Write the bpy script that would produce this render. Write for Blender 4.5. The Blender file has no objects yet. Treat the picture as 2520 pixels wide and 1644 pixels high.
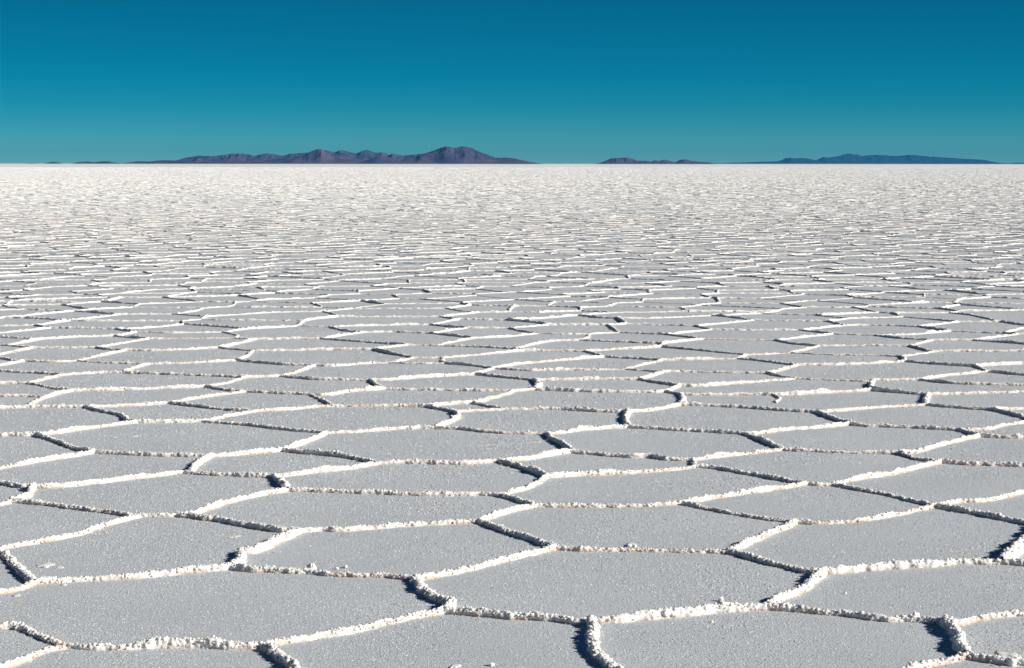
TRACE = """
V J2 345,1264 J3 437,1262 J4 705,1202 J5 735,1303 J6 1175,1279 J9 570,1392 J10 86,1428 J11 1020,1418 J12 165,1583 J13 649,1583 J14 1095,1498 J15 1368,1344 J16 1316,1239 J17 1795,1353 J18 1455,1522 J19 1890,1490 J20 2030,1402 J21 1958,1279 J22 1680,1233 J23 2303,1240 J24 2465,1379 J25 2565,1290 J26 2322,1526 J27 2377,1607 J28 30,1230 J29 82,1194 J30 467,1159 J31 516,1119 J32 232,1109 J33 90,1067 J34 336,1035 J35 696,1104 J36 805,1061 J37 497,1033 J38 628,1008 J39 415,988 J40 210,998 J41 65,998 J42 116,973 J43 178,958 J44 605,960 J45 505,947 J46 765,967 J47 820,996 J48 945,954 J49 1050,997 J50 1120,1010 J51 1165,988 J52 1240,1003 J53 1072,1049 J54 1345,1063 J55 1405,1109 J56 1545,1047 J57 1545,1010 J58 1675,993 J59 1675,967 J60 1640,960 J6W 1612,961 J61 1316,955 J6H 1272,958 J62 1672,946 J63 1316,932 J64 1228,1131 J65 930,1136 J66 672,1168 J67 1225,1213 J68 1345,1169 J69 1712,1144 J70 1705,1127 J71 1925,1102 J72 1830,1063 J73 2092,1040 J74 2010,1010 J75 2278,992 J76 2285,967 J77 2147,957 J78 1905,968 J79 2150,932 J80 2445,1005 J81 2545,1033 J82 2362,1054 J83 2412,1069 J84 2215,1111 J85 2318,1132 J86 2050,1187 J87 1985,1187
V L1 65,940 L2 155,919 L3 302,914 L4 367,892 L5 190,884 L6 60,885 L7 583,884 L8 605,925 L9 690,922 L10 912,932 L11 775,896 L12 955,889 L13 1020,877 L14 1090,877 L15 1098,891 L16 1215,903 L17 1487,875 L18 1170,918 L19 1538,905 L20 1572,930 L21 1630,912 L22 1888,915 L23 1958,928 L24 1962,895 L25 1815,879 L26 1630,883 L27 1438,861 L28 1290,860 L29 1265,855 L30 1075,847 L31 1003,846 L32 920,857 L33 622,860 L34 538,853 L35 310,859 L36 235,853 L37 80,853 L38 15,847 L39 105,831 L40 280,824 L41 365,831 L42 577,829 L43 632,832 L44 790,831 L45 893,815 L46 810,801 L47 733,799 L48 549,814 L49 335,814 L50 285,807 L51 125,804 L52 85,798 L53 173,786 L54 10,779 L56 453,795 L57 448,787 L58 510,776 L5W 495,783 L59 612,806 L60 295,771 L61 425,770 L62 795,764 L63 747,787 L64 830,777 L65 1083,777 L66 1130,783 L67 1058,796 L68 1148,804 L69 1058,817 L70 1168,829 L71 1325,817 L72 1253,804 L73 1350,797 L74 1250,785 L75 1425,773 L76 1520,781 L77 1750,774 L78 1540,795 L79 1495,797 L80 1524,815 L81 1450,819 L82 1425,834 L83 1628,842 L84 1630,851 L85 1840,870 L86 1945,865 L87 2218,874 L88 2015,848 L89 1908,834 L90 1732,831 L91 1640,820 L92 1750,808 L93 1710,799 L94 1855,785 L95 1870,769 L96 2010,773 L97 2088,781 L98 2037,788 L99 2080,798 L100 2225,777 L101 2360,789 L102 1968,809 L103 2050,819 L104 2260,801 L105 2340,812 L106 2152,822 L107 2295,834 L108 2238,848 L109 2305,861 L110 2228,886 L111 2400,898 L112 2432,911 L113 2262,931 L114 2393,834 L115 2506,819 L116 2470,817 L117 2465,789
E -60,1352 118,1323 195,1308 242,1291 J2
E J28 84,1233 168,1243 252,1253 313,1262 J2
E J2 400,1264 J3
E J3 471,1260 521,1243 571,1228 639,1213 J4
E J3 471,1267 538,1275 605,1287 672,1299 J5
E J5 800,1297 844,1299 1002,1287 J6
E J5 672,1331 629,1350 592,1354 596,1371 585,1382 J9
E J9 471,1399 336,1414 202,1420 J10
E J9 622,1397 706,1400 766,1402 834,1409 934,1410 J11
E -50,1335 0,1355 20,1368 34,1382 54,1402 J10
E J10 34,1446 -50,1458
E -50,1530 0,1535 44,1536 84,1553 134,1572 J12
E J12 101,1597 50,1620 0,1639 -60,1665
E J12 269,1587 370,1583 471,1582 588,1585 J13
E J13 706,1572 800,1557 850,1550 951,1526 1018,1511 J14
E J13 672,1600 699,1620 723,1637 760,1672
E J14 1110,1483 1079,1469 1040,1446 J11
E J11 1052,1415 1136,1399 1220,1377 1304,1357 J15
E J15 1304,1321 1254,1305 1203,1286 J6
E J6 1220,1264 1271,1250 J16
E J15 1439,1347 1539,1348 1667,1350 J17
E J14 1170,1504 1237,1510 1304,1515 1371,1518 1422,1525 J18
E J18 1459,1546 1459,1580 1472,1607 1502,1634 1545,1672
E J18 1506,1521 1600,1513 1667,1508 1768,1496 J19
E J19 1919,1469 1970,1446 2013,1415 J20
E J17 1835,1362 1886,1377 1936,1389 1987,1402 J20
E J17 1818,1341 1869,1318 1919,1298 J21
E J21 1903,1273 1835,1262 1768,1251 J22
E J21 2020,1282 2138,1272 2222,1257 J23
E J20 2056,1402 2157,1392 2258,1387 2359,1380 J24
E J24 2520,1382 2590,1386
E J24 2503,1352 2530,1325 J25
E J23 2392,1256 2459,1269 2520,1281 J25
E J25 2620,1296
E J19 1936,1493 2003,1498 2087,1506 2171,1518 2239,1518 J26
E J26 2359,1528 2426,1513 2520,1504 2590,1498
E J26 2345,1545 2359,1567 2362,1587 J27
E J27 2342,1617 2291,1627 2241,1641 2170,1668
E J27 2426,1617 2476,1622 2520,1624 2600,1632
E -60,1245 0,1236 J28
E J28 67,1216 J29
E -60,1170 0,1184 50,1193 J29
E J29 134,1193 235,1183 336,1171 437,1159 J30
E J30 481,1142 J31
E J31 437,1117 336,1114 252,1110 J32
E J32 168,1119 84,1132 0,1147 -60,1158
E J32 185,1099 134,1080 J33
E J33 0,1067 -60,1066
E J33 134,1062 202,1052 286,1041 J34
E J31 571,1115 639,1109 J35
E J35 739,1089 J36
E J36 706,1053 605,1041 J37
E J34 403,1035 J37
E J37 555,1021 J38
E J38 571,1005 504,998 J39
E J39 336,993 269,996 J40
E J40 252,1009 296,1017 313,1030 J34
E J40 151,998 J41
E J41 0,1000 -60,1003
E J41 84,986 J42
E J42 50,971 0,971 -60,970
E J42 145,965 J43
E J39 471,978 555,966 J44
E J44 555,956 J45
E J44 672,963 J46
E J38 706,1004 773,998 J47
E J46 790,979 J47
E J46 800,969 867,959 J48
E J47 901,996 1002,996 J49
E J49 1075,1001 J50
E J49 1102,991 J51
E J50 1153,1008 J52
E J51 1193,994 J52
E J50 1126,1025 J53
E J53 1002,1050 901,1057 J36
E J53 1136,1052 1220,1060 1287,1062 J54
E J54 1358,1075 1388,1092 J55
E J54 1371,1062 1439,1053 J56
E J56 1540,1028 J57
E J57 1472,1008 1371,1003 J52
E J57 1600,1006 J58
E J58 1681,981 J59
E J59 J60
E J60 J6W
E J6W 1472,960 J61
E J48 1203,958 J6H
E J51 1220,974 J6H
E J6H J61
E J60 J62
E J61 1326,945 J63
E J55 1371,1112 1304,1124 J64
E J64 1136,1136 1002,1134 J65
E J65 867,1147 800,1154 756,1159 J66
E J66 605,1166 538,1163 J30
E J66 692,1183 J4
E J4 800,1204 867,1206 934,1208 1069,1213 1187,1211 J67
E J35 739,1109 800,1114 867,1122 J65
E J64 1271,1142 1321,1159 J68
E J68 1304,1193 J67
E J67 1264,1223 J16
E J16 1371,1240 1472,1240 1600,1238 J22
E J68 1472,1162 1600,1156 J69
E J55 1455,1112 1539,1119 1600,1120 1650,1126 J70
E J70 J69
E J70 1768,1119 1835,1112 J71
E J56 1634,1052 1734,1057 J72
E J72 1869,1077 1903,1092 J71
E J72 1869,1062 1936,1053 2020,1047 J73
E J58 1734,994 1835,999 1936,1006 J74
E J74 2037,1021 2071,1033 J73
E J74 2071,1006 2171,998 J75
E J75 2279,981 J76
E J76 2239,964 J77
E J77 2071,961 1970,966 J78
E J78 1918,976 1909,986
E J78 1835,967 1734,968 J59
E J77 2143,943 J79
E J75 2342,998 J80
E J80 2520,1001 2590,997
E J80 2493,1016 J81
E J73 2123,1043 2224,1047 2342,1053 J82
E J82 2426,1052 2476,1041 J81
E J81 2620,1040
E J82 J83
E J83 2459,1072 2520,1073 2590,1075
E J83 2359,1080 2308,1092 2258,1107 J84
E J71 1989,1105 2090,1109 J84
E J84 2258,1125 J85
E J85 2359,1136 2443,1139 2520,1142 2590,1146
E J85 2258,1146 2191,1162 2107,1174 J86
E J69 1754,1146 1821,1157 1888,1169 J87
E J87 2020,1188 J86
E J87 1905,1198 1821,1210 1754,1220 J22
E J86 2107,1198 2191,1213 2258,1230 J23
E J23 2359,1230 2426,1226 2503,1210 2590,1190
E J43 129,951 100,944 L1
E L1 0,940 -50,940
E L1 114,929 L2
E L2 114,916 0,910 -50,907
E L2 243,914 L3
E J43 243,957 343,954 457,950 J45
E L3 329,903 L4
E L4 257,889 L5
E L5 129,887 L6
E L6 0,896 -50,903
E L6 29,883 0,878 -50,872
E L4 457,890 L7
E L3 400,917 514,921 L8
E L8 557,939 J45
E L8 629,924 L9
E L9 763,929 834,931 L10
E L10 925,943 J48
E L9 734,911 L11
E L11 706,894 649,890 L7
E L11 820,897 906,891 L12
E L12 1020,891 L15
E L12 991,883 L13
E L13 L14
E L14 1090,886 L15
E L15 1163,896 L16
E L16 1249,897 1300,890 1383,883 L17
E L16 L18
E L18 1049,924 963,931 L10
E L16 1300,908 1354,907 1469,906 L19
E L18 1234,924 J63
E J63 1411,931 1497,930 L20
E L20 1606,921 L21
E L21 1597,909 L19
E L21 1697,911 1783,913 L22
E L20 1626,939 J62
E J62 1726,946 1811,940 1897,933 L23
E L22 1911,920 L23
E L23 2040,931 2126,934 J79
E L22 1926,906 L24
E L24 1926,891 1869,884 L25
E L25 1726,881 L26
E L26 1583,880 L17
E L26 1597,891 1554,900 L19
E L17 1463,867 L27
E L27 1354,860 L28
E L28 1240,864 L14
E L28 L29
E L29 1191,851 L30
E L30 1040,846 L31
E L31 934,854 L32
E L32 957,866 L13
E L32 820,857 706,859 L33
E L33 609,872 L7
E L33 L34
E L34 400,859 L35
E L35 257,870 L5
E L35 271,857 L36
E L36 143,853 L37
E L37 0,869 -50,878
E L37 43,849 L38
E L38 -50,843
E L38 57,840 L39
E L39 0,827 -50,826
E L39 200,826 L40
E L40 354,830 L41
E L41 286,844 L36
E L41 457,830 L42
E L42 L43
E L43 571,846 L34
E L43 706,831 L44
E L44 877,837 L31
E L44 849,821 L45
E L45 849,811 L46
E L46 L47
E L47 677,803 L59
E L59 L48
E L48 583,822 L42
E L48 429,816 L49
E L49 300,821 L40
E L49 L50
E L50 229,806 L51
E L51 57,811 -50,820
E L51 L52
E L52 0,799 -50,800
E L52 114,794 L53
E L53 86,781 L54
E L54 -50,785
E L50 371,803 L56
E L56 L57
E L57 343,787 229,787 L53
E L57 L5W
E L5W L58
E L56 543,801 L59
E L53 257,776 L60
E L60 L61
E L61 L58
E L58 677,766 L62
E L5W 560,785 680,786 L63
E L63 L47
E L63 774,782 L64
E L62 820,770 L64
E L64 906,777 L65
E L65 L66
E L66 L67
E L67 963,797 L46
E L67 1106,801 L68
E L68 L69
E L69 963,814 L45
E L69 1106,822 L70
E L70 1106,840 L30
E L70 1249,825 L71
E L68 L72
E L72 1283,812 L71
E L72 L73
E L73 1320,791 L74
E L66 L74
E L74 1326,781 L75
E L75 1469,779 L76
E L76 1611,780 L77
E L76 L78
E L78 L79
E L79 1411,797 L73
E L79 L80
E L80 L81
E L81 1383,819 L71
E L81 1446,829 L82
E L82 1354,837 L29
E L82 1497,837 L83
E L83 L84
E L84 1526,856 L27
E L84 1726,859 L85
E L85 L25
E L85 L86
E L86 2040,869 2154,871 L87
E L86 1983,857 L88
E L88 1954,843 L89
E L89 1840,833 L90
E L90 L83
E L90 L91
E L91 L80
E L91 L92
E L92 L93
E L93 1611,796 L78
E L93 1811,790 L94
E L77 1783,776 L94
E L77 L95
E L95 L96
E L96 L97
E L97 L98
E L94 L98
E L98 L99
E L97 L100
E L100 L101
E L99 L102
E L102 1840,809 L92
E L102 L103
E L103 1954,829 L89
E L99 2154,797 L104
E L104 L105
E L104 L101
E L103 L106
E L106 2211,829 L107
E L106 2240,820 L105
E L107 L108
E L88 2126,847 L108
E L108 2283,860 L109
E L109 L87
E L87 L110
E L110 2097,893 L24
E L110 2326,894 L111
E L111 L112
E L111 2520,891 2590,887
E L112 2520,919 2590,922
E L112 2326,921 L113
E L113 J79
E L113 2354,940 2520,944 2590,946
E J76 2411,964 2520,960 2590,958
E L109 2411,861 2520,861 2590,862
E L107 L114
E L114 2520,843 2590,848
E L114 L115
E L115 L116
E L105 L116
E L116 2520,804 2590,795
E L101 L117
E L117 2520,797 2590,800
"""
HAZE = 3.2; HAZE_C = (.035, .23, .47)
SE, SA = 26., 110.
SUN_S = 5.0; SUN_C = (1.0, .958, .88); EXPO = 0.27
SKY_Z, SKY_O, SKY_S = 3.0, 0.02, .085
SKY_T = [(0, (.31, .67, .54)), (.03, (.16, .63, .56)), (.065, (.04, .62, .60)), (.1, (.0, .63, .65)), (.2, (.0, .63, .69)), (.5, (.08, .48, .66)), (1, (.12, .40, .62))]
import bpy, math
import numpy as np
import time
_t0 = time.time()
def tick(n): print('TICK %-14s %.1f' % (n, time.time() - _t0))
QUICK = False
from mathutils import Vector, Matrix
from mathutils.geometry import delaunay_2d_cdt
rng = np.random.default_rng(7)
C = bpy.context.scene.collection

# ------------------------------------------------------------------ camera
SW, SH, HY = 2520.0, 1644.0, 402.5          # photograph size and its horizon row
F = 5200.0                                   # focal length in photograph pixels
CAMZ = 1.8
TH = math.atan((SH/2 - HY)/F)
ROLL = math.atan(1.5/SW)
cam_d = bpy.data.cameras.new('camera'); cam = bpy.data.objects.new('camera', cam_d); C.objects.link(cam)
cam_d.sensor_width = 36.0; cam_d.lens = 36.0*F/SW; cam_d.clip_start = 0.1; cam_d.clip_end = 90000
R = Matrix.Rotation(math.pi/2 - TH, 4, 'X') @ Matrix.Rotation(ROLL, 4, 'Z')
cam.matrix_world = Matrix.Translation((0, 0, CAMZ)) @ R
bpy.context.scene.camera = cam
R3 = np.array(R.to_3x3())

def ground(u, v, z=0.0):
    """photograph pixel -> point on the plane at height z (arrays)"""
    u = np.asarray(u, float); v = np.asarray(v, float)
    d = np.stack([(u - SW/2)/F, (SH/2 - v)/F, -np.ones_like(u)], -1) @ R3.T
    t = (z - CAMZ)/d[..., 2]
    return d[..., :2]*t[..., None]

# ------------------------------------------------------------------ noise
def _hash(ix, iy, iz, s):
    h = (ix.astype(np.int64)*73856093) ^ (iy.astype(np.int64)*19349663) ^ (iz.astype(np.int64)*83492791) ^ (s*2654435761)
    h = (h & 0xffffffff).astype(np.uint64)
    h = ((h ^ (h >> np.uint64(16)))*np.uint64(0x45d9f3b)) & np.uint64(0xffffffff)
    h = ((h ^ (h >> np.uint64(16)))*np.uint64(0x45d9f3b)) & np.uint64(0xffffffff)
    return ((h ^ (h >> np.uint64(16))).astype(np.float32))/np.float32(4294967295.0)

def vnoise(p, scale, seed=0):
    q = p*scale; i = np.floor(q); f = (q - i).astype(np.float32); i = i.astype(np.int64)
    f = f*f*(3 - 2*f); out = 0
    for a in (0, 1):
        for b in (0, 1):
            for c in (0, 1):
                w = (f[:, 0] if a else 1 - f[:, 0])*(f[:, 1] if b else 1 - f[:, 1])*(f[:, 2] if c else 1 - f[:, 2])
                out = out + w*_hash(i[:, 0]+a, i[:, 1]+b, i[:, 2]+c, seed)
    return out

def worley(p, scale, seed=0):
    q = (p*scale).astype(np.float64); i = np.floor(q).astype(np.int64); f = (q - i).astype(np.float32)
    best = np.full(len(p), 9.0, np.float32)
    for a in (-1, 0, 1):
        for b in (-1, 0, 1):
            for c in (-1, 0, 1):
                X, Y, Z = i[:, 0]+a, i[:, 1]+b, i[:, 2]+c
                dx = a + _hash(X, Y, Z, seed+1) - f[:, 0]
                dy = b + _hash(X, Y, Z, seed+2) - f[:, 1]
                dz = c + _hash(X, Y, Z, seed+3) - f[:, 2]
                np.minimum(best, dx*dx + dy*dy + dz*dz, out=best)
    return np.sqrt(best)

# ------------------------------------------------------------------ mesh helpers
def mesh_obj(name, verts, quads=None, tris=None, mat=None, smooth=True, parent=None):
    me = bpy.data.meshes.new(name)
    verts = np.asarray(verts, np.float32)
    quads = np.zeros((0, 4), np.int32) if quads is None else np.asarray(quads, np.int32)
    tris = np.zeros((0, 3), np.int32) if tris is None else np.asarray(tris, np.int32)
    nq, nt = len(quads), len(tris)
    me.vertices.add(len(verts)); me.vertices.foreach_set('co', verts.ravel())
    me.loops.add(nq*4 + nt*3)
    me.loops.foreach_set('vertex_index', np.concatenate([quads.ravel(), tris.ravel()]).astype(np.int32))
    me.polygons.add(nq + nt)
    st = np.concatenate([np.arange(nq)*4, nq*4 + np.arange(nt)*3]).astype(np.int32)
    me.polygons.foreach_set('loop_start', st)
    me.update(calc_edges=True)
    me.polygons.foreach_set('use_smooth', np.full(nq + nt, smooth, bool))
    me.validate(); me.update()
    if mat: me.materials.append(mat)
    o = bpy.data.objects.new(name, me); C.objects.link(o)
    if parent: o.parent = parent
    return o

ICO_V = None
def ico():
    global ICO_V, ICO_F
    if ICO_V is None:
        t = (1 + 5**.5)/2
        v = np.array([(-1,t,0),(1,t,0),(-1,-t,0),(1,-t,0),(0,-1,t),(0,1,t),(0,-1,-t),(0,1,-t),(t,0,-1),(t,0,1),(-t,0,-1),(-t,0,1)], float)
        ICO_V = v/np.linalg.norm(v[0])
        ICO_F = np.array([(0,11,5),(0,5,1),(0,1,7),(0,7,10),(0,10,11),(1,5,9),(5,11,4),(11,10,2),(10,7,6),(7,1,8),(3,9,4),(3,4,2),(3,2,6),(3,6,8),(3,8,9),(4,9,5),(2,4,11),(6,2,10),(8,6,7),(9,8,1)])
    return ICO_V, ICO_F

def grains(P, S, squash=0.8):
    """salt crystals: a deformed icosahedron per point"""
    v, f = ico(); n = len(P)
    ax = rng.normal(size=(n, 3, 3)); q, _ = np.linalg.qr(ax)
    sc = rng.uniform(0.55, 1.25, (n, 1, 3))
    vv = v[None]*sc*(1 + rng.uniform(-.22, .22, (n, 12, 1)))
    vv = np.einsum('nij,nkj->nki', q, vv)
    vv[..., 2] *= squash
    vv = vv*S[:, None, None] + P[:, None, :]
    ff = f[None] + (np.arange(n)*12)[:, None, None]
    return vv.reshape(-1, 3), ff.reshape(-1, 3)

# ------------------------------------------------------------------ materials
def new_mat(name):
    m = bpy.data.materials.new(name); m.use_nodes = True
    nt = m.node_tree; b = nt.nodes['Principled BSDF']
    b.inputs['Specular IOR Level'].default_value = 0.25
    return m, nt, b
def N(nt, t, **k):
    n = nt.nodes.new(t)
    for a, b in k.items(): setattr(n, a, b)
    return n
def noise(nt, src, scale, detail=3, rough=.55):
    n = N(nt, 'ShaderNodeTexNoise'); n.inputs['Scale'].default_value = scale
    n.inputs['Detail'].default_value = detail; n.inputs['Roughness'].default_value = rough
    nt.links.new(src, n.inputs['Vector']); return n.outputs['Fac']
def maprange(nt, src, a, b, c=0., d=1.):
    n = N(nt, 'ShaderNodeMapRange'); nt.links.new(src, n.inputs['Value'])
    for k, v in zip(('From Min', 'From Max', 'To Min', 'To Max'), (a, b, c, d)): n.inputs[k].default_value = v
    return n.outputs['Result']
def mix(nt, fac, a, b):
    n = N(nt, 'ShaderNodeMix', data_type='RGBA')
    if hasattr(fac, 'node'): nt.links.new(fac, n.inputs['Factor'])
    else: n.inputs['Factor'].default_value = fac
    for s, x in (('A', a), ('B', b)):
        i = [q for q in n.inputs if q.name == s and q.type == 'RGBA'][0]
        if hasattr(x, 'node'): nt.links.new(x, i)
        else: i.default_value = (*x, 1)
    return [q for q in n.outputs if q.type == 'RGBA'][0]
def mth(nt, op, a, b=None):
    n = N(nt, 'ShaderNodeMath', operation=op)
    for i, x in enumerate((a, b)):
        if x is None: continue
        if hasattr(x, 'node'): nt.links.new(x, n.inputs[i])
        else: n.inputs[i].default_value = x
    return n.outputs[0]

def salt_flat_mat():
    m, nt, b = new_mat('salt_flat'); g = N(nt, 'ShaderNodeNewGeometry'); pos = g.outputs['Position']
    sep = N(nt, 'ShaderNodeSeparateXYZ'); nt.links.new(pos, sep.inputs[0])
    grain = noise(nt, pos, 190, 3, .7)
    coarse = noise(nt, pos, 100, 3, .6)
    patch = noise(nt, pos, 1.1, 4, .6)
    broad = noise(nt, pos, .05, 3, .6)
    sp = noise(nt, pos, 95, 2, .5)
    base = mix(nt, maprange(nt, patch, .3, .7), FLAT_A, FLAT_B)
    base = mix(nt, maprange(nt, grain, .40, .62, 0, .75), base, FLAT_D)
    base = mix(nt, maprange(nt, sp, .66, .80, 0, .5), base, (.86, .87, .86))
    # beyond the modelled ridges the crust is all unresolved ridge tops: the salt there is the ridges' white
    far = maprange(nt, sep.outputs['Y'], 380, 1000)
    base = mix(nt, far, base, mix(nt, maprange(nt, broad, .35, .65), (.84, .84, .83), (.92, .91, .89)))
    nt.links.new(base, b.inputs['Base Color']); b.inputs['Roughness'].default_value = .85
    h = mth(nt, 'ADD', mth(nt, 'MULTIPLY', grain, .45), mth(nt, 'MULTIPLY', coarse, 1.0))
    bp = N(nt, 'ShaderNodeBump'); bp.inputs['Strength'].default_value = BUMP_S; bp.inputs['Distance'].default_value = BUMP_D
    nt.links.new(h, bp.inputs['Height']); nt.links.new(bp.outputs[0], b.inputs['Normal'])
    return m

def ridge_mat(name='salt_ridge', tan=1.0):
    m, nt, b = new_mat(name); g = N(nt, 'ShaderNodeNewGeometry'); pos = g.outputs['Position']
    sep = N(nt, 'ShaderNodeSeparateXYZ'); nt.links.new(pos, sep.inputs[0])
    n1 = noise(nt, pos, 45, 3, .6); n2 = noise(nt, pos, 6, 3, .6); n3 = noise(nt, pos, 260, 2, .6)
    base = mix(nt, maprange(nt, n1, .35, .65), RIDGE_A, RIDGE_B)
    low = mth(nt, 'MULTIPLY', maprange(nt, sep.outputs['Z'], .004, .019, 1, 0), maprange(nt, n2, .38, .62, .25, 1.0))
    low = mth(nt, 'MULTIPLY', low, maprange(nt, n1, .3, .6, .5, 1))
    base = mix(nt, mth(nt, 'MULTIPLY', low, tan), base, TAN)
    nt.links.new(base, b.inputs['Base Color']); b.inputs['Roughness'].default_value = .8
    b.subsurface_method = 'BURLEY'; b.inputs['Subsurface Weight'].default_value = .55; b.inputs['Subsurface Radius'].default_value = (1, .85, .75); b.inputs['Subsurface Scale'].default_value = .012
    bp = N(nt, 'ShaderNodeBump'); bp.inputs['Strength'].default_value = .5; bp.inputs['Distance'].default_value = .003
    nt.links.new(mth(nt, 'ADD', n1, mth(nt, 'MULTIPLY', n3, .5)), bp.inputs['Height']); nt.links.new(bp.outputs[0], b.inputs['Normal'])
    return m

def hill_mat(name, ca, cb, cc, s):
    m, nt, b = new_mat(name); g = N(nt, 'ShaderNodeNewGeometry'); pos = g.outputs['Position']
    n1 = noise(nt, pos, s, 5, .65); n2 = noise(nt, pos, s*5, 4, .6)
    base = mix(nt, maprange(nt, n1, .44, .54), ca, cb)
    base = mix(nt, maprange(nt, n2, .56, .70, 0, .8), base, cc)
    nt.links.new(base, b.inputs['Base Color']); b.inputs['Roughness'].default_value = .95
    b.inputs['Specular IOR Level'].default_value = .05
    return m

FLAT_A, FLAT_B, FLAT_D = (.60, .63, .648), (.73, .745, .75), (.33, .375, .42)
RIDGE_A, RIDGE_B, TAN = (.74, .72, .685), (.80, .785, .755), (.52, .34, .23)
BUMP_S, BUMP_D = .8, .0042

# ------------------------------------------------------------------ the crack network
V = {}; EDG = []
for l in TRACE.strip().split('\n'):
    t = l.split()
    if t[0] == 'V':
        for i in range(1, len(t), 2): V[t[i]] = tuple(map(float, t[i+1].split(',')))
    elif len(t) > 1: EDG.append(t[1:])
def pt(s): return V[s] if s in V else tuple(map(float, s.split(',')))
ZTR = 0.018                                  # the traced line runs half way up the ridge
traced = []                                  # (world xy polyline, start name, end name)
for e in EDG:
    q = np.array([pt(s) for s in e]); traced.append((ground(q[:, 0], q[:, 1], ZTR), e[0], e[-1]))
deg = {}
for _, a, b_ in traced:
    for s in (a, b_): deg[s] = deg.get(s, 0) + 1

# a Voronoi network carries the same pattern on, outside the traced part
AC = 1.02                                     # spacing of cell centres, metres
def field_pts(y0, y1, pad):
    out = []; r = 0; y = y0
    while y < y1:
        hw = .2423*y*1.04 + pad
        k = np.arange(-math.ceil(hw/AC), math.ceil(hw/AC) + 1)*AC + (AC/2 if r % 2 else 0)
        out.append(np.stack([k, np.full_like(k, y)], 1)); y += AC*.866; r += 1
    return np.concatenate(out)
PTS = field_pts(4.0, 215.0, 3.2)
PTS = PTS + rng.uniform(-.36, .36, PTS.shape)*AC
PTS = PTS*np.array([1.0, 1.0])
res = delaunay_2d_cdt([Vector(p) for p in PTS], [], [], 0, 1e-5)
vv = np.array([tuple(v) for v in res[0]]); ff = np.array([f for f in res[2] if len(f) == 3])
A_, B_, C_ = vv[ff[:, 0]], vv[ff[:, 1]], vv[ff[:, 2]]
D_ = 2*(A_[:, 0]*(B_[:, 1]-C_[:, 1]) + B_[:, 0]*(C_[:, 1]-A_[:, 1]) + C_[:, 0]*(A_[:, 1]-B_[:, 1]))
a2, b2, c2 = (A_**2).sum(1), (B_**2).sum(1), (C_**2).sum(1)
CC = np.stack([(a2*(B_[:, 1]-C_[:, 1]) + b2*(C_[:, 1]-A_[:, 1]) + c2*(A_[:, 1]-B_[:, 1]))/D_,
               (a2*(C_[:, 0]-B_[:, 0]) + b2*(A_[:, 0]-C_[:, 0]) + c2*(B_[:, 0]-A_[:, 0]))/D_], 1)
ed = {}
for i, f in enumerate(ff):
    for k in range(3):
        a, b_ = int(f[k]), int(f[(k+1) % 3]); ed.setdefault((min(a, b_), max(a, b_)), []).append(i)
pairs = np.array([v for v in ed.values() if len(v) == 2])
L_ = np.linalg.norm(CC[pairs[:, 0]] - CC[pairs[:, 1]], axis=1)
pairs = pairs[(L_ < 2.2*AC) & (L_ > .03)]

def proj(P, z=ZTR):
    d = np.column_stack([P[:, 0], P[:, 1], np.full(len(P), z - CAMZ)]) @ R3
    return SW/2 - F*d[:, 0]/d[:, 2], SH/2 + F*d[:, 1]/d[:, 2]
# top outline of the traced part, in the photograph
TX = [-80, 10, 295, 425, 795, 1083, 1425, 1750, 1870, 2010, 2225, 2470, 2620]
TY = [770, 768, 766, 766, 760, 770, 766, 768, 764, 767, 770, 780, 778]
def inside(P):
    u, v = proj(P); return (v > np.interp(u, TX, TY)) & (u > -60) & (u < 2600) & (P[:, 1] > 3) & (v < 1672)
ins = inside(CC)
keep = ~(ins[pairs[:, 0]] | ins[pairs[:, 1]])
mid = inside((CC[pairs[:, 0]] + CC[pairs[:, 1]])/2)
pairs = pairs[keep & ~mid]
used = np.unique(pairs)
# traced ends that leave the traced part run on to the nearest Voronoi corner
free = used.copy(); links = []
ends = []
for P, a, b_ in traced:
    if deg[a] == 1 and a not in V: ends.append(P[0])
    if deg[b_] == 1 and b_ not in V and b_ != '1909,986': ends.append(P[-1])
for k in V:
    if deg.get(k, 0) == 2 and k not in ('J6W',): ends.append(ground(V[k][0], V[k][1], ZTR))
vdeg = np.zeros(len(CC), int)
for p in pairs: vdeg[p] += 1
for e in ends:
    d = np.linalg.norm(CC[used] - e, axis=1) + .6*(vdeg[used] >= 3); j = used[int(np.argmin(d))]
    links.append(np.array([e, CC[j]])); vdeg[j] += 1
vor = [CC[p] for p in pairs]

tick('voronoi')
def smooth_line(P, step, straight=False):
    """Catmull-Rom through P, resampled at the given step"""
    P = np.asarray(P, float)
    if len(P) > 2:
        Q = np.vstack([2*P[0]-P[1], P, 2*P[-1]-P[-2]]); out = []
        for i in range(1, len(Q)-2):
            t = np.linspace(0, 1, 12, endpoint=False)[:, None]; p0, p1, p2, p3 = Q[i-1:i+3]
            out.append(.5*((2*p1) + (-p0+p2)*t + (2*p0-5*p1+4*p2-p3)*t**2 + (-p0+3*p1-3*p2+p3)*t**3))
        P = np.vstack(out + [P[-1:]])
    s = np.concatenate([[0], np.cumsum(np.linalg.norm(np.diff(P, axis=0), axis=1))])
    n = max(2, int(round(s[-1]/step)) + 1); t = np.linspace(0, s[-1], n)
    return np.stack([np.interp(t, s, P[:, 0]), np.interp(t, s, P[:, 1])], 1)

GV, GQ, GT = [], [], []; nv = 0
def add(v, q=None, t=None):
    global nv
    GV.append(v)
    if q is not None and len(q): GQ.append(q + nv)
    if t is not None and len(t): GT.append(t + nv)
    nv += len(v)

LINES = []
def ridge(P, wob=0.0, sc=1.0, taper=False): LINES.append((np.asarray(P, float), wob, sc, taper))
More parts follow.
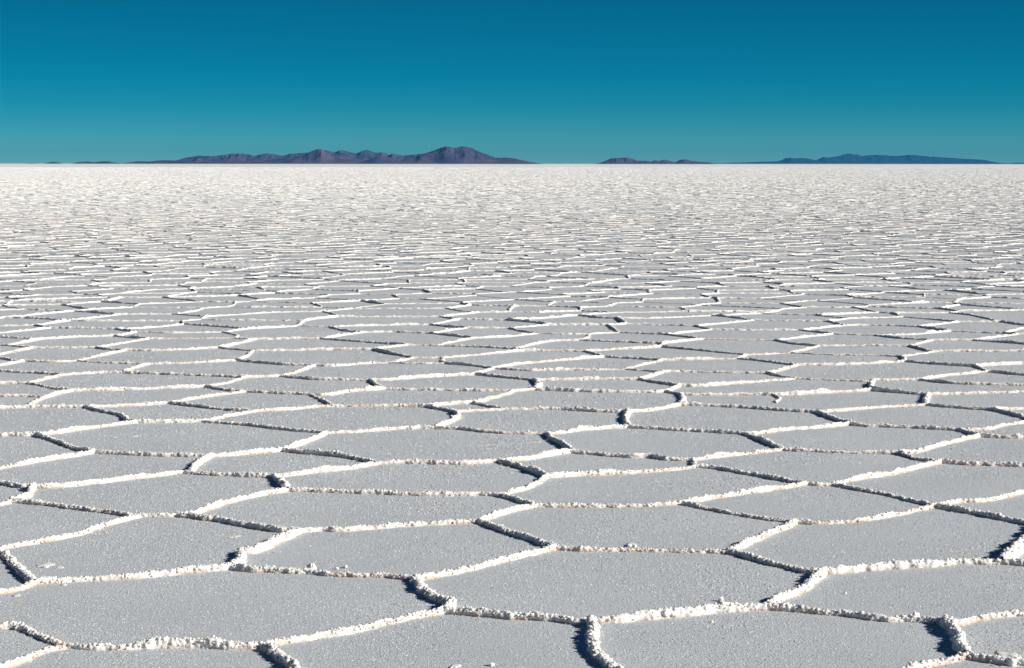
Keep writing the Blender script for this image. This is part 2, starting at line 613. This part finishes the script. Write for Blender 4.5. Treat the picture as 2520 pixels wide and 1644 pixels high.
# ridges that stand noticeably higher than the rest
TALL = {('J5', 'J9'): 1.3, ('J18', '1545,1672'): 1.3, ('J26', 'J27'): 1.35, ('J14', 'J11'): 1.25, ('J61', 'J63'): 1.3, ('J56', 'J57'): 1.3, ('J58', 'J59'): 1.25,
        ('J75', 'J76'): 1.3, ('J77', 'J79'): 1.25, ('J24', 'J25'): 1.5, ('J54', 'J55'): 1.2, ('J13', '760,1672'): 1.2, ('J28', 'J29'): 1.25, ('J74', 'J73'): 1.1, ('J19', 'J20'): 1.15, ('J50', 'J53'): 1.15,
        ('-50,1335', 'J10'): 1.15, ('J66', 'J4'): 1.2, ('J17', 'J21'): 1.1, ('J30', 'J31'): 1.15}
for P, a, b_ in traced:
    ridge(P, sc=.7 if '1909,986' in (a, b_) else TALL.get((a, b_), 1.0))
ridge(ground(np.array([1160, 1215, 1290, 1350]), np.array([1098, 1095, 1091, 1087]), 0), sc=.10, taper=True)
for P in links: ridge(P, wob=.012)
for P in vor: ridge(P, wob=.012, sc=rng.choice([.45, .75, .9, 1.0, 1.12], p=[.05, .15, .3, .3, .2]))
if QUICK: LINES = LINES[::12]

RW, RH = .0165, .0240                         # half width and height of a ridge, metres
CLS = [(13, 15, .00055, .0042), (22, 12, .00055, .0042), (40, 9, .0006, .004), (75, 6, .0007, .004), (1e9, 4, .0013, .05)]
byc = {}
for P, wob, sc, taper in LINES:
    D = np.hypot(P[:, 0], P[:, 1]).mean(); L = np.linalg.norm(np.diff(P, axis=0), axis=1).sum()
    if L < .01: continue
    k = next(i for i, c in enumerate(CLS) if D < c[0])
    c = smooth_line(P, min(max(CLS[k][3], CLS[k][2]*D), L/2))
    byc.setdefault(k, []).append((c, L, D, wob, sc, taper))
crumbs = []; MID = {2: [], 3: [], 4: []}
for k, ls in byc.items():
    J = CLS[k][1]; ns = np.array([len(l[0]) for l in ls]); n = ns.sum(); ln = np.repeat(np.arange(len(ls)), ns)
    st = np.concatenate([[0], np.cumsum(ns)[:-1]]); en = st + ns - 1
    c = np.concatenate([l[0] for l in ls]); L = np.array([l[1] for l in ls])[ln]; wob = np.array([l[3] for l in ls])[ln]
    sc = np.array([float(l[4]) for l in ls])[ln]; tp = np.array([l[5] for l in ls])[ln]
    loc = np.arange(n) - st[ln]; s = loc/(ns[ln] - 1)*L
    i0 = np.maximum(np.arange(n) - 1, st[ln]); i1 = np.minimum(np.arange(n) + 1, en[ln])
    T = c[i1] - c[i0]; T /= np.linalg.norm(T, axis=1)[:, None] + 1e-9
    Nn = np.stack([-T[:, 1], T[:, 0]], 1)
    ph = rng.uniform(0, 9, (len(ls), 3))[ln]
    env = np.clip(np.minimum(s, L - s)/.10, 0, 1)
    off = env*wob*(np.sin(s*6.5 + ph[:, 0])*.5 + np.sin(s*15 + ph[:, 1])*.3 + np.sin(s*2.6 + ph[:, 2])*.9)
    p3 = np.column_stack([c, np.zeros(n)])
    off += env*((vnoise(p3, 22, 3) - .5)*.018 + (vnoise(p3, 60, 33) - .5)*.006)
    c = c + Nn*off[:, None]; p3 = np.column_stack([c, np.zeros(n)])
    hm = sc*(.66 + .40*vnoise(p3, 9, 5) + .30*vnoise(p3, 28, 15) + .55*(vnoise(p3, 1.3, 6) - .5))*rng.uniform(.88, 1.12, len(ls))[ln]
    # now and then a bigger burst of crust
    hm = hm*(1 + np.clip(vnoise(p3, 4.5, 44) - .74, 0, 1)*2.2)
    wm = sc*(.72 + .35*vnoise(p3, 11, 8) + .25*vnoise(p3, 30, 18))
    fs = np.interp(np.hypot(c[:, 0], c[:, 1]), [9, 16, 30, 60], [1.0, .90, .74, .62]); hm = hm*fs; wm = wm*np.maximum(fs, .92)
    # ridges run up in tongues and die down between them
    hm = hm*(.86 + .50*vnoise(p3, 3.4, 71)**2)
    if k >= 2: hm = hm*(1 + .6*(vnoise(p3, 38, 12) - .5))
    e = np.where(tp, np.clip(np.minimum(s, L - s)/.12, .05, 1)**.5, 1); hm *= e; wm *= e
    ph_ = np.array([0, .30, .70, 1.0])*math.pi if J == 4 else np.linspace(-.05, 1.05, J)*math.pi
    cs, sn = np.cos(ph_), np.sin(ph_)
    cx = np.sign(cs)*np.abs(cs)**1.0; cz = np.sign(sn)*np.abs(sn)**.95
    X = c[:, None, :] + Nn[:, None, :]*(RW*wm[:, None]*cx[None])[..., None]
    v = np.concatenate([X, (RH*hm[:, None]*cz[None])[..., None]], 2).reshape(-1, 3)
    nr = np.concatenate([Nn[:, None, :]*np.broadcast_to(cs[None, :, None], (n, J, 1)), np.broadcast_to(sn[None, :, None], (n, J, 1))], 2).reshape(-1, 3)
    idx = np.arange(n*J).reshape(n, J); ok = (ln[:-1] == ln[1:])
    q = np.stack([idx[:-1, :-1], idx[1:, :-1], idx[1:, 1:], idx[:-1, 1:]], -1)[ok].reshape(-1, 4)
    # cauliflower lumps of salt
    up = np.clip(v[:, 2]/.010, 0, 1)*.75 + .25
    if k < 4:
        d = (vnoise(v, 95, 30) - .5)*.005
        wsum = (.47 - worley(v, 66, 1))*.0145
        d = d + wsum
        if k < 2: d = d + (.5 - worley(v, 125, 11))*.0075
    else: d = (vnoise(v, 32, 1) - .5)*.018
    v = v + nr*(d*up*np.repeat(sc, J))[:, None]; v[:, 2] = np.maximum(v[:, 2], -.01)
    MID[k].append((v, q)) if k >= 2 else add(v, q)
    if k < 2: crumbs.append((c, Nn, RW*wm, RH*hm, k, sc))
tick('displaced')

# loose crystals grown on and fallen beside the near ridges
GP, GS = [], []
for c, Nn, W_, H_, kc, sc in crumbs:
    L = len(c)*(.005 if kc == 0 else .0095)
    m = int(L*(260 if kc == 0 else 120))
    k = rng.integers(0, len(c), m); a = rng.uniform(.05, .95, m)*math.pi
    rr = rng.uniform(.88, 1.10, m)
    xy = c[k] + Nn[k]*(W_[k]*np.cos(a)*rr)[:, None]
    z = H_[k]*np.sin(a)**.72*rr
    GP.append(np.column_stack([xy, z])); GS.append(rng.gamma(4, .0010, m).clip(.0015, .009)*sc[k])
    m2 = int(L*70); k = rng.integers(0, len(c), m2); sgn = rng.choice([-1, 1], m2)
    o = W_[k]*.9 + rng.exponential(.012, m2)
    s_ = rng.uniform(.0012, .0035, m2)
    GP.append(np.column_stack([c[k] + Nn[k]*(o*sgn)[:, None], s_*.4])); GS.append(s_)
gv, gt = grains(np.concatenate(GP), np.concatenate(GS)); add(gv, t=gt)

tick('grains')
def grain_mat():
    m, nt, b = new_mat('salt_grain'); g = N(nt, 'ShaderNodeNewGeometry')
    base = mix(nt, maprange(nt, noise(nt, g.outputs['Position'], 70, 2), .35, .65), (.34, .37, .39), (.76, .78, .79))
    nt.links.new(base, b.inputs['Base Color']); b.inputs['Roughness'].default_value = .7
    return m
M_G = grain_mat(); M_R = ridge_mat(); M_FR = ridge_mat('far_salt_ridge', .15); M_MR = ridge_mat('middle_salt_ridge', .5); M_F = salt_flat_mat()
o = mesh_obj('salt_ridges', np.concatenate(GV), np.concatenate(GQ), np.concatenate(GT), M_R)
o['kind'] = 'structure'
for gs, mt in ((MID[2] + MID[3], M_MR), (MID[4], M_FR)):
    o = mesh_obj('salt_ridges', np.concatenate([g[0] for g in gs]), np.concatenate([g[1] + b_ for g, b_ in zip(gs, np.cumsum([0] + [len(g[0]) for g in gs]))]), None, mt)
    o['kind'] = 'structure'
o['kind'] = 'structure'
print('ridge verts', nv)

tick('ridge mesh')
# far ridges: a jittered honeycomb of low crests
def far_ridges(y0, y1, S=3, AC=AC, hs=1.0):
    a = AC/math.sqrt(3); rows = int((y1 - y0)/(1.5*a)) + 1
    VV, QQ = [], []; n0 = 0
    for r in range(rows):
        y = y0 + r*1.5*a; hw = .2423*y*1.03 + 3
        k = np.arange(-int(hw/AC), int(hw/AC) + 1); x0 = k*AC + (AC/2 if r % 2 else 0)
        def vert(x, yy):                    # one shared, hashed offset per lattice corner
            kx = np.round(x/(AC/2)).astype(np.int64); ky = np.full_like(kx, int(round(yy/(a/2))))
            h1 = _hash(kx, ky, ky*0, 77) - .5; h2 = _hash(kx, ky, ky*0, 78) - .5
            return np.stack([x + h1*.62*AC, yy + h2*.62*AC], 1)
        t = vert(x0, y + a); l = vert(x0 - AC/2, y + a/2); rt = vert(x0 + AC/2, y + a/2); lb = vert(x0 - AC/2, y - a/2)
        P = np.concatenate([l, t, l]); Q = np.concatenate([t, rt, lb])
        m = len(P); d = Q - P; L = np.linalg.norm(d, axis=1)[:, None]; nn = np.stack([-d[:, 1], d[:, 0]], 1)/L
        ts = np.linspace(0, 1, S)
        pts = P[:, None] + d[:, None]*ts[None, :, None] + nn[:, None]*(rng.uniform(-.05, .05, (m, S, 1)))
        hh = hs*rng.uniform(.012, .021, (m, S)); w = rng.uniform(.022, .034, (m, S, 1))
        lo1 = pts + nn[:, None]*w; lo2 = pts - nn[:, None]*w
        z0 = np.full((m, S), -.004)
        cr = np.stack([np.concatenate([lo1, z0[..., None]], 2), np.concatenate([pts, hh[..., None]], 2), np.concatenate([lo2, z0[..., None]], 2)], 2)
        VV.append(cr.reshape(-1, 3))
        idx = n0 + np.arange(m*S*3).reshape(m, S, 3)
        QQ.append(np.stack([idx[:, :-1, :-1], idx[:, 1:, :-1], idx[:, 1:, 1:], idx[:, :-1, 1:]], -1).reshape(-1, 4))
        n0 += m*S*3
    return np.concatenate(VV), np.concatenate(QQ)
fv, fq = far_ridges(214.0, 222.0 if QUICK else 420.0)
if not QUICK:
    f2, q2 = far_ridges(420.0, 1000.0, 2, 1.4*AC, 1.25); fq = np.concatenate([fq, q2 + len(fv)]); fv = np.concatenate([fv, f2])
o = mesh_obj('salt_ridges', fv, fq, None, M_FR, smooth=False); o['kind'] = 'structure'
print('far verts', len(fv))

tick('far')
# ------------------------------------------------------------------ ground sheet to the horizon
ys = np.array([-60, 0, 10, 40, 120, 400, 1200, 4000, 12000, 23900.]); xs = np.array([-30000, -8000, -2000, -500, -100, -20, 0, 20, 100, 500, 2000, 8000, 30000.])
gx, gy = np.meshgrid(xs, ys); idx = np.arange(gx.size).reshape(gx.shape)
o = mesh_obj('salt_flat', np.column_stack([gx.ravel(), gy.ravel(), np.zeros(gx.size)]),
             np.stack([idx[:-1, :-1], idx[:-1, 1:], idx[1:, 1:], idx[1:, :-1]], -1).reshape(-1, 4), None, M_F, smooth=False)
o['kind'] = 'structure'

# the plates are rough with countless salt grains: low pyramids, thinning out with distance
m = 24000 if QUICK else 420000
Dg = 1/(rng.uniform(1/26., 1/6.6, m)); x = rng.uniform(-1, 1, m)*(.2423*Dg + .5); y = Dg
s_ = np.minimum(.0026*(Dg/8), .0054)*rng.gamma(8, .13, m).clip(.35, 1.9)
dr = vnoise(np.column_stack([x*1.0, y*.7, y*0]), 2.2, 50); s_ *= .75 + .5*dr
kk = 4; an = rng.uniform(0, 6.28, m)[:, None] + np.arange(kk)[None]*2*math.pi/kk + rng.uniform(-.35, .35, (m, kk))
rr = s_[:, None]*rng.uniform(.7, 1.4, (m, kk))
base = np.stack([x[:, None] + np.cos(an)*rr, y[:, None] + np.sin(an)*rr, np.full((m, kk), -.0004)], -1)
top = np.stack([x + s_*rng.uniform(-.4, .4, m), y + s_*rng.uniform(-.4, .4, m), s_*rng.uniform(.35, .95, m)], -1)
gv = np.concatenate([base, top[:, None]], 1); i0 = (np.arange(m)*(kk + 1))[:, None, None]
tri = np.array([(j, (j+1) % kk, kk) for j in range(kk)])[None] + i0
o = mesh_obj('salt_grains', gv.reshape(-1, 3), None, tri.reshape(-1, 3), M_G, smooth=True); o['kind'] = 'stuff'
# crumbs broken off the ridges, in drifts
m = 5200
y = np.sqrt(rng.uniform(6.5**2, 24**2, m)); x = rng.uniform(-1, 1, m)*(.2423*y + .8)
s_ = rng.gamma(2.0, .0008, m).clip(.0008, .0055)
kk = vnoise(np.column_stack([x, y, y*0]), 1.6, 51) > rng.uniform(.35, .8, m)
gv, gt = grains(np.column_stack([x, y, s_*.25])[kk], s_[kk], .6)
o = mesh_obj('salt_crumbs', gv, None, gt, ridge_mat('salt_crumb', 0.0)); o['kind'] = 'stuff'

# ------------------------------------------------------------------ loose pieces of salt that can be told apart
def clump(u, v, w, hgt, label, cat, kind='lump', name='salt_clump', seed=0, dep=None):
    r = np.random.default_rng(seed + 100)
    if kind == 'slab' and w < 30: w *= .8
    c = ground(u, v, 0.0); s = w/2*np.hypot(c[0], c[1])/F
    n = 28 if kind == 'lump' else 22
    th, ph = np.meshgrid(np.linspace(0, 2*math.pi, n*2, endpoint=False), np.linspace(0, math.pi, n))
    d = np.stack([np.cos(th)*np.sin(ph), np.sin(th)*np.sin(ph), np.cos(ph)], -1).reshape(-1, 3)
    if kind == 'slab':                      # flat flake with a broken outline
        e = 5; d = d/((np.abs(d)**e).sum(1)**(1/e))[:, None]
    hz = s*hgt
    q = d*np.array([s, s*(dep or 1.0), hz])
    wp = q + np.array([c[0], c[1], 0.])
    if kind == 'lump':
        q = q*(1 + (.45 - worley(wp, 1.6/s, seed))*.75 + (.5 - worley(wp, 4.2/s, seed+5))*.28)[:, None]
    else:
        q = q*(1 + (vnoise(wp, 1.5/s, seed) - .5)*.9)[:, None]*np.array([1, 1, 1]) + (vnoise(wp, 6/s, seed+2)[:, None] - .5)*s*.12
    a = r.uniform(0, 6.28) if kind == 'lump' else r.uniform(-.4, .4)
    q = q @ np.array([[math.cos(a), math.sin(a), 0], [-math.sin(a), math.cos(a), 0], [0, 0, 1]])
    q[:, 2] += hz*.55
    k = np.arange(n*n*2).reshape(n, 2*n); k2 = np.roll(k, -1, 1)
    quads = np.stack([k[:-1], k[1:], k2[1:], k2[:-1]], -1).reshape(-1, 4)
    ob = mesh_obj(name, q, quads, None, M_C, smooth=True)
    ob.location = (c[0], c[1], 0); ob['label'] = label; ob['category'] = cat
    if cat in GRP: ob['group'] = GRP[cat]
    return ob
M_C = ridge_mat('loose_salt', .35)
GRP = {'salt clump': 'loose salt clumps on the ridges', 'salt flake': 'flat salt flakes lying on the plates', 'salt pebble': 'salt pebbles lying on the plates', 'salt slab': 'broken slabs of salt crust'}
CL = [
 (2252, 1520, 20, .9, 'round white salt clump on the ridge beside the big dark shadow at lower right', 'salt clump', 'lump', 'salt_clump'),
 (1774, 1480, 13, 1.1, 'small white salt clump casting a thin shadow, just above the ridge bulge, right of centre', 'salt clump', 'lump', 'salt_clump'),
 (1783, 1497, 40, .55, 'broad yellowish mound of salt crust on the ridge, right of centre near the bottom', 'salt mound', 'lump', 'salt_mound'),
 (767, 1404, 22, 1.1, 'large round white salt lump on the ridge, left of centre near the bottom', 'salt clump', 'lump', 'salt_clump'),
 (850, 1398, 11, .9, 'tiny white salt clump behind the ridge, just right of the large round lump', 'salt clump', 'lump', 'salt_clump'),
 (829, 1401, 9, .8, 'smallest white salt crumb touching the ridge beside the tiny clump, left of centre', 'salt clump', 'lump', 'salt_clump'),
 (114, 1392, 34, .10, 'flat pale salt flake lying on the plate behind the lower left ridge', 'salt flake', 'slab', 'salt_flake'),
 (147, 1397, 20, .14, 'small flat salt flake right of the longer flake at lower left', 'salt flake', 'slab', 'salt_flake'),
 (578, 1321, 26, .08, 'thin white salt flake alone on the plate above the short bent ridge', 'salt flake', 'slab', 'salt_flake'),
 (260, 1310, 10, .2, 'little white salt flake beside the bright diagonal ridge at far left', 'salt flake', 'slab', 'salt_flake'),
 (2488, 1630, 48, .45, 'thick broken slab of grey salt crust resting at the bottom right corner', 'salt slab', 'slab', 'salt_slab'),
 (1553, 1344, 26, .38, 'grey tilted shard of salt crust breaking up from the middle ridge', 'salt slab', 'slab', 'salt_slab'),
 (1752, 1532, 9, .7, 'single salt pebble on the plate below the yellowish mound', 'salt pebble', 'lump', 'salt_pebble'),
 (2080, 1462, 8, .8, 'single salt pebble in the open middle of the right hand plate', 'salt pebble', 'lump', 'salt_pebble'),
 (1982, 1141, 12, .15, 'tiny bright salt flake on the plate right of centre in the middle distance', 'salt flake', 'slab', 'salt_flake'),
 (280, 1076, 18, .08, 'pale salt flake on the left plate in the middle distance, left of its twin', 'salt flake', 'slab', 'salt_flake'),
 (330, 1074, 18, .08, 'pale salt flake on the left plate in the middle distance, right of its twin', 'salt flake', 'slab', 'salt_flake'),
 (158, 1440, 14, .3, 'small white salt flake in front of the ridge at lower left', 'salt flake', 'slab', 'salt_flake'),
 (42, 1466, 16, .22, 'low salt flake with a short shadow on the left edge plate', 'salt flake', 'slab', 'salt_flake'),
 (1120, 1641, 24, .25, 'white salt flake cut by the bottom edge of the photo, near centre', 'salt flake', 'slab', 'salt_flake'),
 (1210, 1639, 14, .8, 'white salt pebble at the bottom edge, right of the cut off flake', 'salt pebble', 'lump', 'salt_pebble'),
 (2238, 1521, 12, .8, 'small salt clump leaning on the left side of the round lower right clump', 'salt clump', 'lump', 'salt_clump'),
]
for i, (u, v, w, h, lab, cat, kd, nm) in enumerate(CL):
    clump(u, v, w, h, lab, cat, kd, nm, seed=i*7, dep=1.6 if kd == 'slab' else 1.0)

tick('clumps')
# ------------------------------------------------------------------ hills on the horizon
def fbm(x, y, s, oct=5, ridged=True, seed=0):
    out = 0; a = 1; tot = 0
    for o_ in range(oct):
        n = vnoise(np.column_stack([x.ravel(), y.ravel(), np.full(x.size, o_*3.7)]), s, seed + o_).reshape(x.shape)
        n = 1 - np.abs(2*n - 1) if ridged else n
        out = out + a*n; tot += a; a *= .5; s *= 2.03
    return out/tot
def hills(prof, dist, mat, name='hills', depth=1.15, seed=0, relief=.64, nx=None, ny=90):
    p = np.array(prof, float).reshape(-1, 2)
    X = (p[:, 0] - SW/2)*dist/F; Hh = p[:, 1]*dist/F
    nx = nx or int((p[-1, 0] - p[0, 0])*1.3)
    x = np.linspace(X[0], X[-1], nx); h = np.interp(x, X, Hh)
    k = np.array([1, 2, 1])/4; h = np.convolve(np.pad(h, 1, mode='edge'), k, 'valid')
    hm = h.max(); dep = depth*hm*5
    t = np.linspace(0, 1, ny); g_x, g_t = np.meshgrid(x, t)
    g_y = dist + (g_t - .5)*dep
    sc = 1/(hm*1.5)
    rf = fbm(g_x, g_y, sc, 4, True, seed)
    wall = np.sin(np.pi*np.clip(g_t, 0, 1))**.85
    # the crest line wanders back and forth, so that spurs run towards the viewer
    Z = wall*(1 - relief + relief*rf*1.35)
    Z = Z/Z.max(0)[None]
    Z = Z*h[None]*(1 + 1e-9)
    Z = np.where(wall < .02, -2.0, Z)
    # true height for the perspective of nearer or farther rows
    Z = (Z)*(g_y/dist)**.5 
    idx = np.arange(nx*ny).reshape(ny, nx)
    ob = mesh_obj(name, np.stack([g_x, g_y, Z], -1).reshape(-1, 3), np.stack([idx[:-1, :-1], idx[:-1, 1:], idx[1:, 1:], idx[1:, :-1]], -1).reshape(-1, 4), None, mat)
    ob['kind'] = 'structure'; return ob
H_PUR = hill_mat('hill_rock', (.048, .050, .100), (.098, .076, .128), (.15, .115, .155), 1/130)
H_BLU = hill_mat('far_hill_rock', (.018, .050, .085), (.026, .055, .09), (.06, .07, .09), 1/120)
D1, D2, D3 = 9000., 12500., 21000.
hills([60,0, 80,1, 100,0, 112,0, 124,3, 136,5, 146,3.5, 156,0], D1, H_PUR, seed=1)
hills([180,0, 190,3, 205,5, 219,5.5, 235,3.2, 254,6, 268,6.2, 282,3.5, 300,1, 310,0], D1, H_PUR, seed=2)
hills([300,0, 318,2, 335,6, 371,5.5, 406,9, 431,8, 455,7, 480,4, 520,5, 560,3, 620,5, 660,9, 700,14, 730,19, 760,26, 775,32, 788,36, 797,35, 806,33, 823,27.5, 850,19, 875,13, 900,9, 940,6, 980,4, 1010,2, 1030,0], D1, H_PUR, seed=3)
hills([425,0, 435,7, 455,14, 491,20, 508,19, 522,18.5, 551,21, 572,25, 600,25, 621,21, 650,15, 690,8, 730,3, 750,0], D1*1.18, H_PUR, seed=4)
hills([590,0, 615,18, 632,20, 646,24, 660,25.5, 681,22, 702,19.5, 721,25, 760,27.5, 790,26, 823,27, 841,34, 859,29, 880,25, 901,34.5, 926,27, 943,28.5, 959,21.5, 968,25, 993,20, 1018,22.5, 1044,24.5, 1070,22, 1100,0], D2*1.1, H_PUR, seed=5)
hills([880,0, 900,7, 930,18, 943,20, 965,14, 990,10, 1018,15, 1044,24.5, 1067,32, 1085,39, 1099,43, 1110,41, 1120,39, 1131,41.5, 1141,43, 1150,42, 1162,39, 1183,28.5, 1205,21.5, 1219,15.5, 1233,15.5, 1247,16, 1268,13.5, 1293,7.5, 1315,3, 1328,1, 1338,0], D1*.98, H_PUR, seed=6)
hills([1460,0, 1470,1, 1482,5, 1503,13.5, 1522,15, 1541,16, 1553,13, 1569,8, 1588,8, 1600,6, 1609,9, 1619,7.5, 1633,11, 1649,7.5, 1661,4.5, 1673,10.5, 1685,11.5, 1701,7.5, 1725,5.5, 1741,4.5, 1753,1.5, 1762,0], D1*1.05, H_PUR, seed=7)
hills([1740,0, 1753,1, 1823,3.5, 1879,5.5, 1911,6.5, 1923,10, 1938,16, 1946,13.5, 1979,14.5, 2008,9.5, 2023,17.5, 2032,15, 2055,19, 2073,24, 2088,25.5, 2099,24.5, 2114,19, 2129,21, 2158,22.5, 2202,19.5, 2241,22.5, 2291,18, 2349,14, 2414,10.5, 2446,4, 2473,.8, 2482,.8, 2496,3.5, 2520,3, 2600,1.5, 2680,0], D3, H_BLU, seed=8)

tick('hills')
# ------------------------------------------------------------------ haze
hz = .98e-5*HAZE
hm_, hnt = bpy.data.materials.new('haze'), None
hm_.use_nodes = True; hnt = hm_.node_tree; hnt.nodes.clear()
out = hnt.nodes.new('ShaderNodeOutputMaterial'); pv = hnt.nodes.new('ShaderNodeVolumePrincipled')
pv.inputs['Density'].default_value = hz; pv.inputs['Color'].default_value = (*HAZE_C, 1)
pv.inputs['Anisotropy'].default_value = 0.0
hnt.links.new(pv.outputs[0], out.inputs['Volume'])
x0, x1, y0_, y1_, z0, z1 = -30500., 30500., -80., 24000., -4., 150.
hv = [(x0,y0_,z0),(x1,y0_,z0),(x1,y1_,z0),(x0,y1_,z0),(x0,y0_,z1),(x1,y0_,z1),(x1,y1_,z1),(x0,y1_,z1)]
hq = [(0,3,2,1),(4,5,6,7),(0,1,5,4),(1,2,6,5),(2,3,7,6),(3,0,4,7)]
o = mesh_obj('haze', hv, hq, None, hm_, smooth=False); o['kind'] = 'stuff'

# ------------------------------------------------------------------ light
SUN_EL, SUN_AZ = math.radians(SE), math.radians(SA)     # azimuth measured from +Y towards +X
sd = bpy.data.lights.new('sun', 'SUN'); sd.energy = SUN_S; sd.angle = math.radians(.5); sd.color = SUN_C
so = bpy.data.objects.new('sun', sd); C.objects.link(so)
dv = Vector((math.sin(SUN_AZ)*math.cos(SUN_EL), math.cos(SUN_AZ)*math.cos(SUN_EL), math.sin(SUN_EL)))
so.rotation_euler = dv.to_track_quat('Z', 'Y').to_euler(); so.location = (30, 0, 30)
w = bpy.data.worlds.new('World'); bpy.context.scene.world = w; w.use_nodes = True; nt = w.node_tree
bg = nt.nodes['Background']
tc = N(nt, 'ShaderNodeTexCoord'); sky = N(nt, 'ShaderNodeTexSky', sky_type='NISHITA')
sky.sun_disc = False; sky.sun_elevation = SUN_EL; sky.sun_rotation = SUN_AZ; sky.altitude = 3650
sky.air_density = 1.0; sky.dust_density = .3; sky.ozone_density = 2.0
# the air over the altiplano darkens fast above the horizon: stretch the height the sky is read at
mp = N(nt, 'ShaderNodeMapping'); mp.inputs['Scale'].default_value = (1, 1, SKY_Z); mp.inputs['Location'].default_value = (0, 0, SKY_O)
nt.links.new(tc.outputs['Generated'], mp.inputs[0]); nt.links.new(mp.outputs[0], sky.inputs[0])
sx = N(nt, 'ShaderNodeSeparateXYZ'); nt.links.new(tc.outputs['Generated'], sx.inputs[0])
rp = N(nt, 'ShaderNodeValToRGB'); el = rp.color_ramp.elements
el[0].position = 0; el[0].color = (*SKY_T[0][1], 1); el[1].position = 1; el[1].color = (*SKY_T[-1][1], 1)
for p_, c_ in SKY_T[1:-1]:
    e_ = el.new(p_); e_.color = (*c_, 1)
nt.links.new(maprange(nt, sx.outputs['Z'], 0, .4), rp.inputs[0])
mx = N(nt, 'ShaderNodeMix', data_type='RGBA', blend_type='MULTIPLY'); mx.inputs['Factor'].default_value = 1
ci = [q for q in mx.inputs if q.type == 'RGBA']
nt.links.new(sky.outputs[0], ci[0]); nt.links.new(rp.outputs[0], ci[1])
nt.links.new([q for q in mx.outputs if q.type == 'RGBA'][0], bg.inputs[0]); bg.inputs[1].default_value = SKY_S

sc = bpy.context.scene
sc.view_settings.view_transform = 'Standard'; sc.view_settings.look = 'None'
sc.view_settings.exposure = EXPO; sc.view_settings.gamma = 1
sc.cycles.volume_bounces = 1
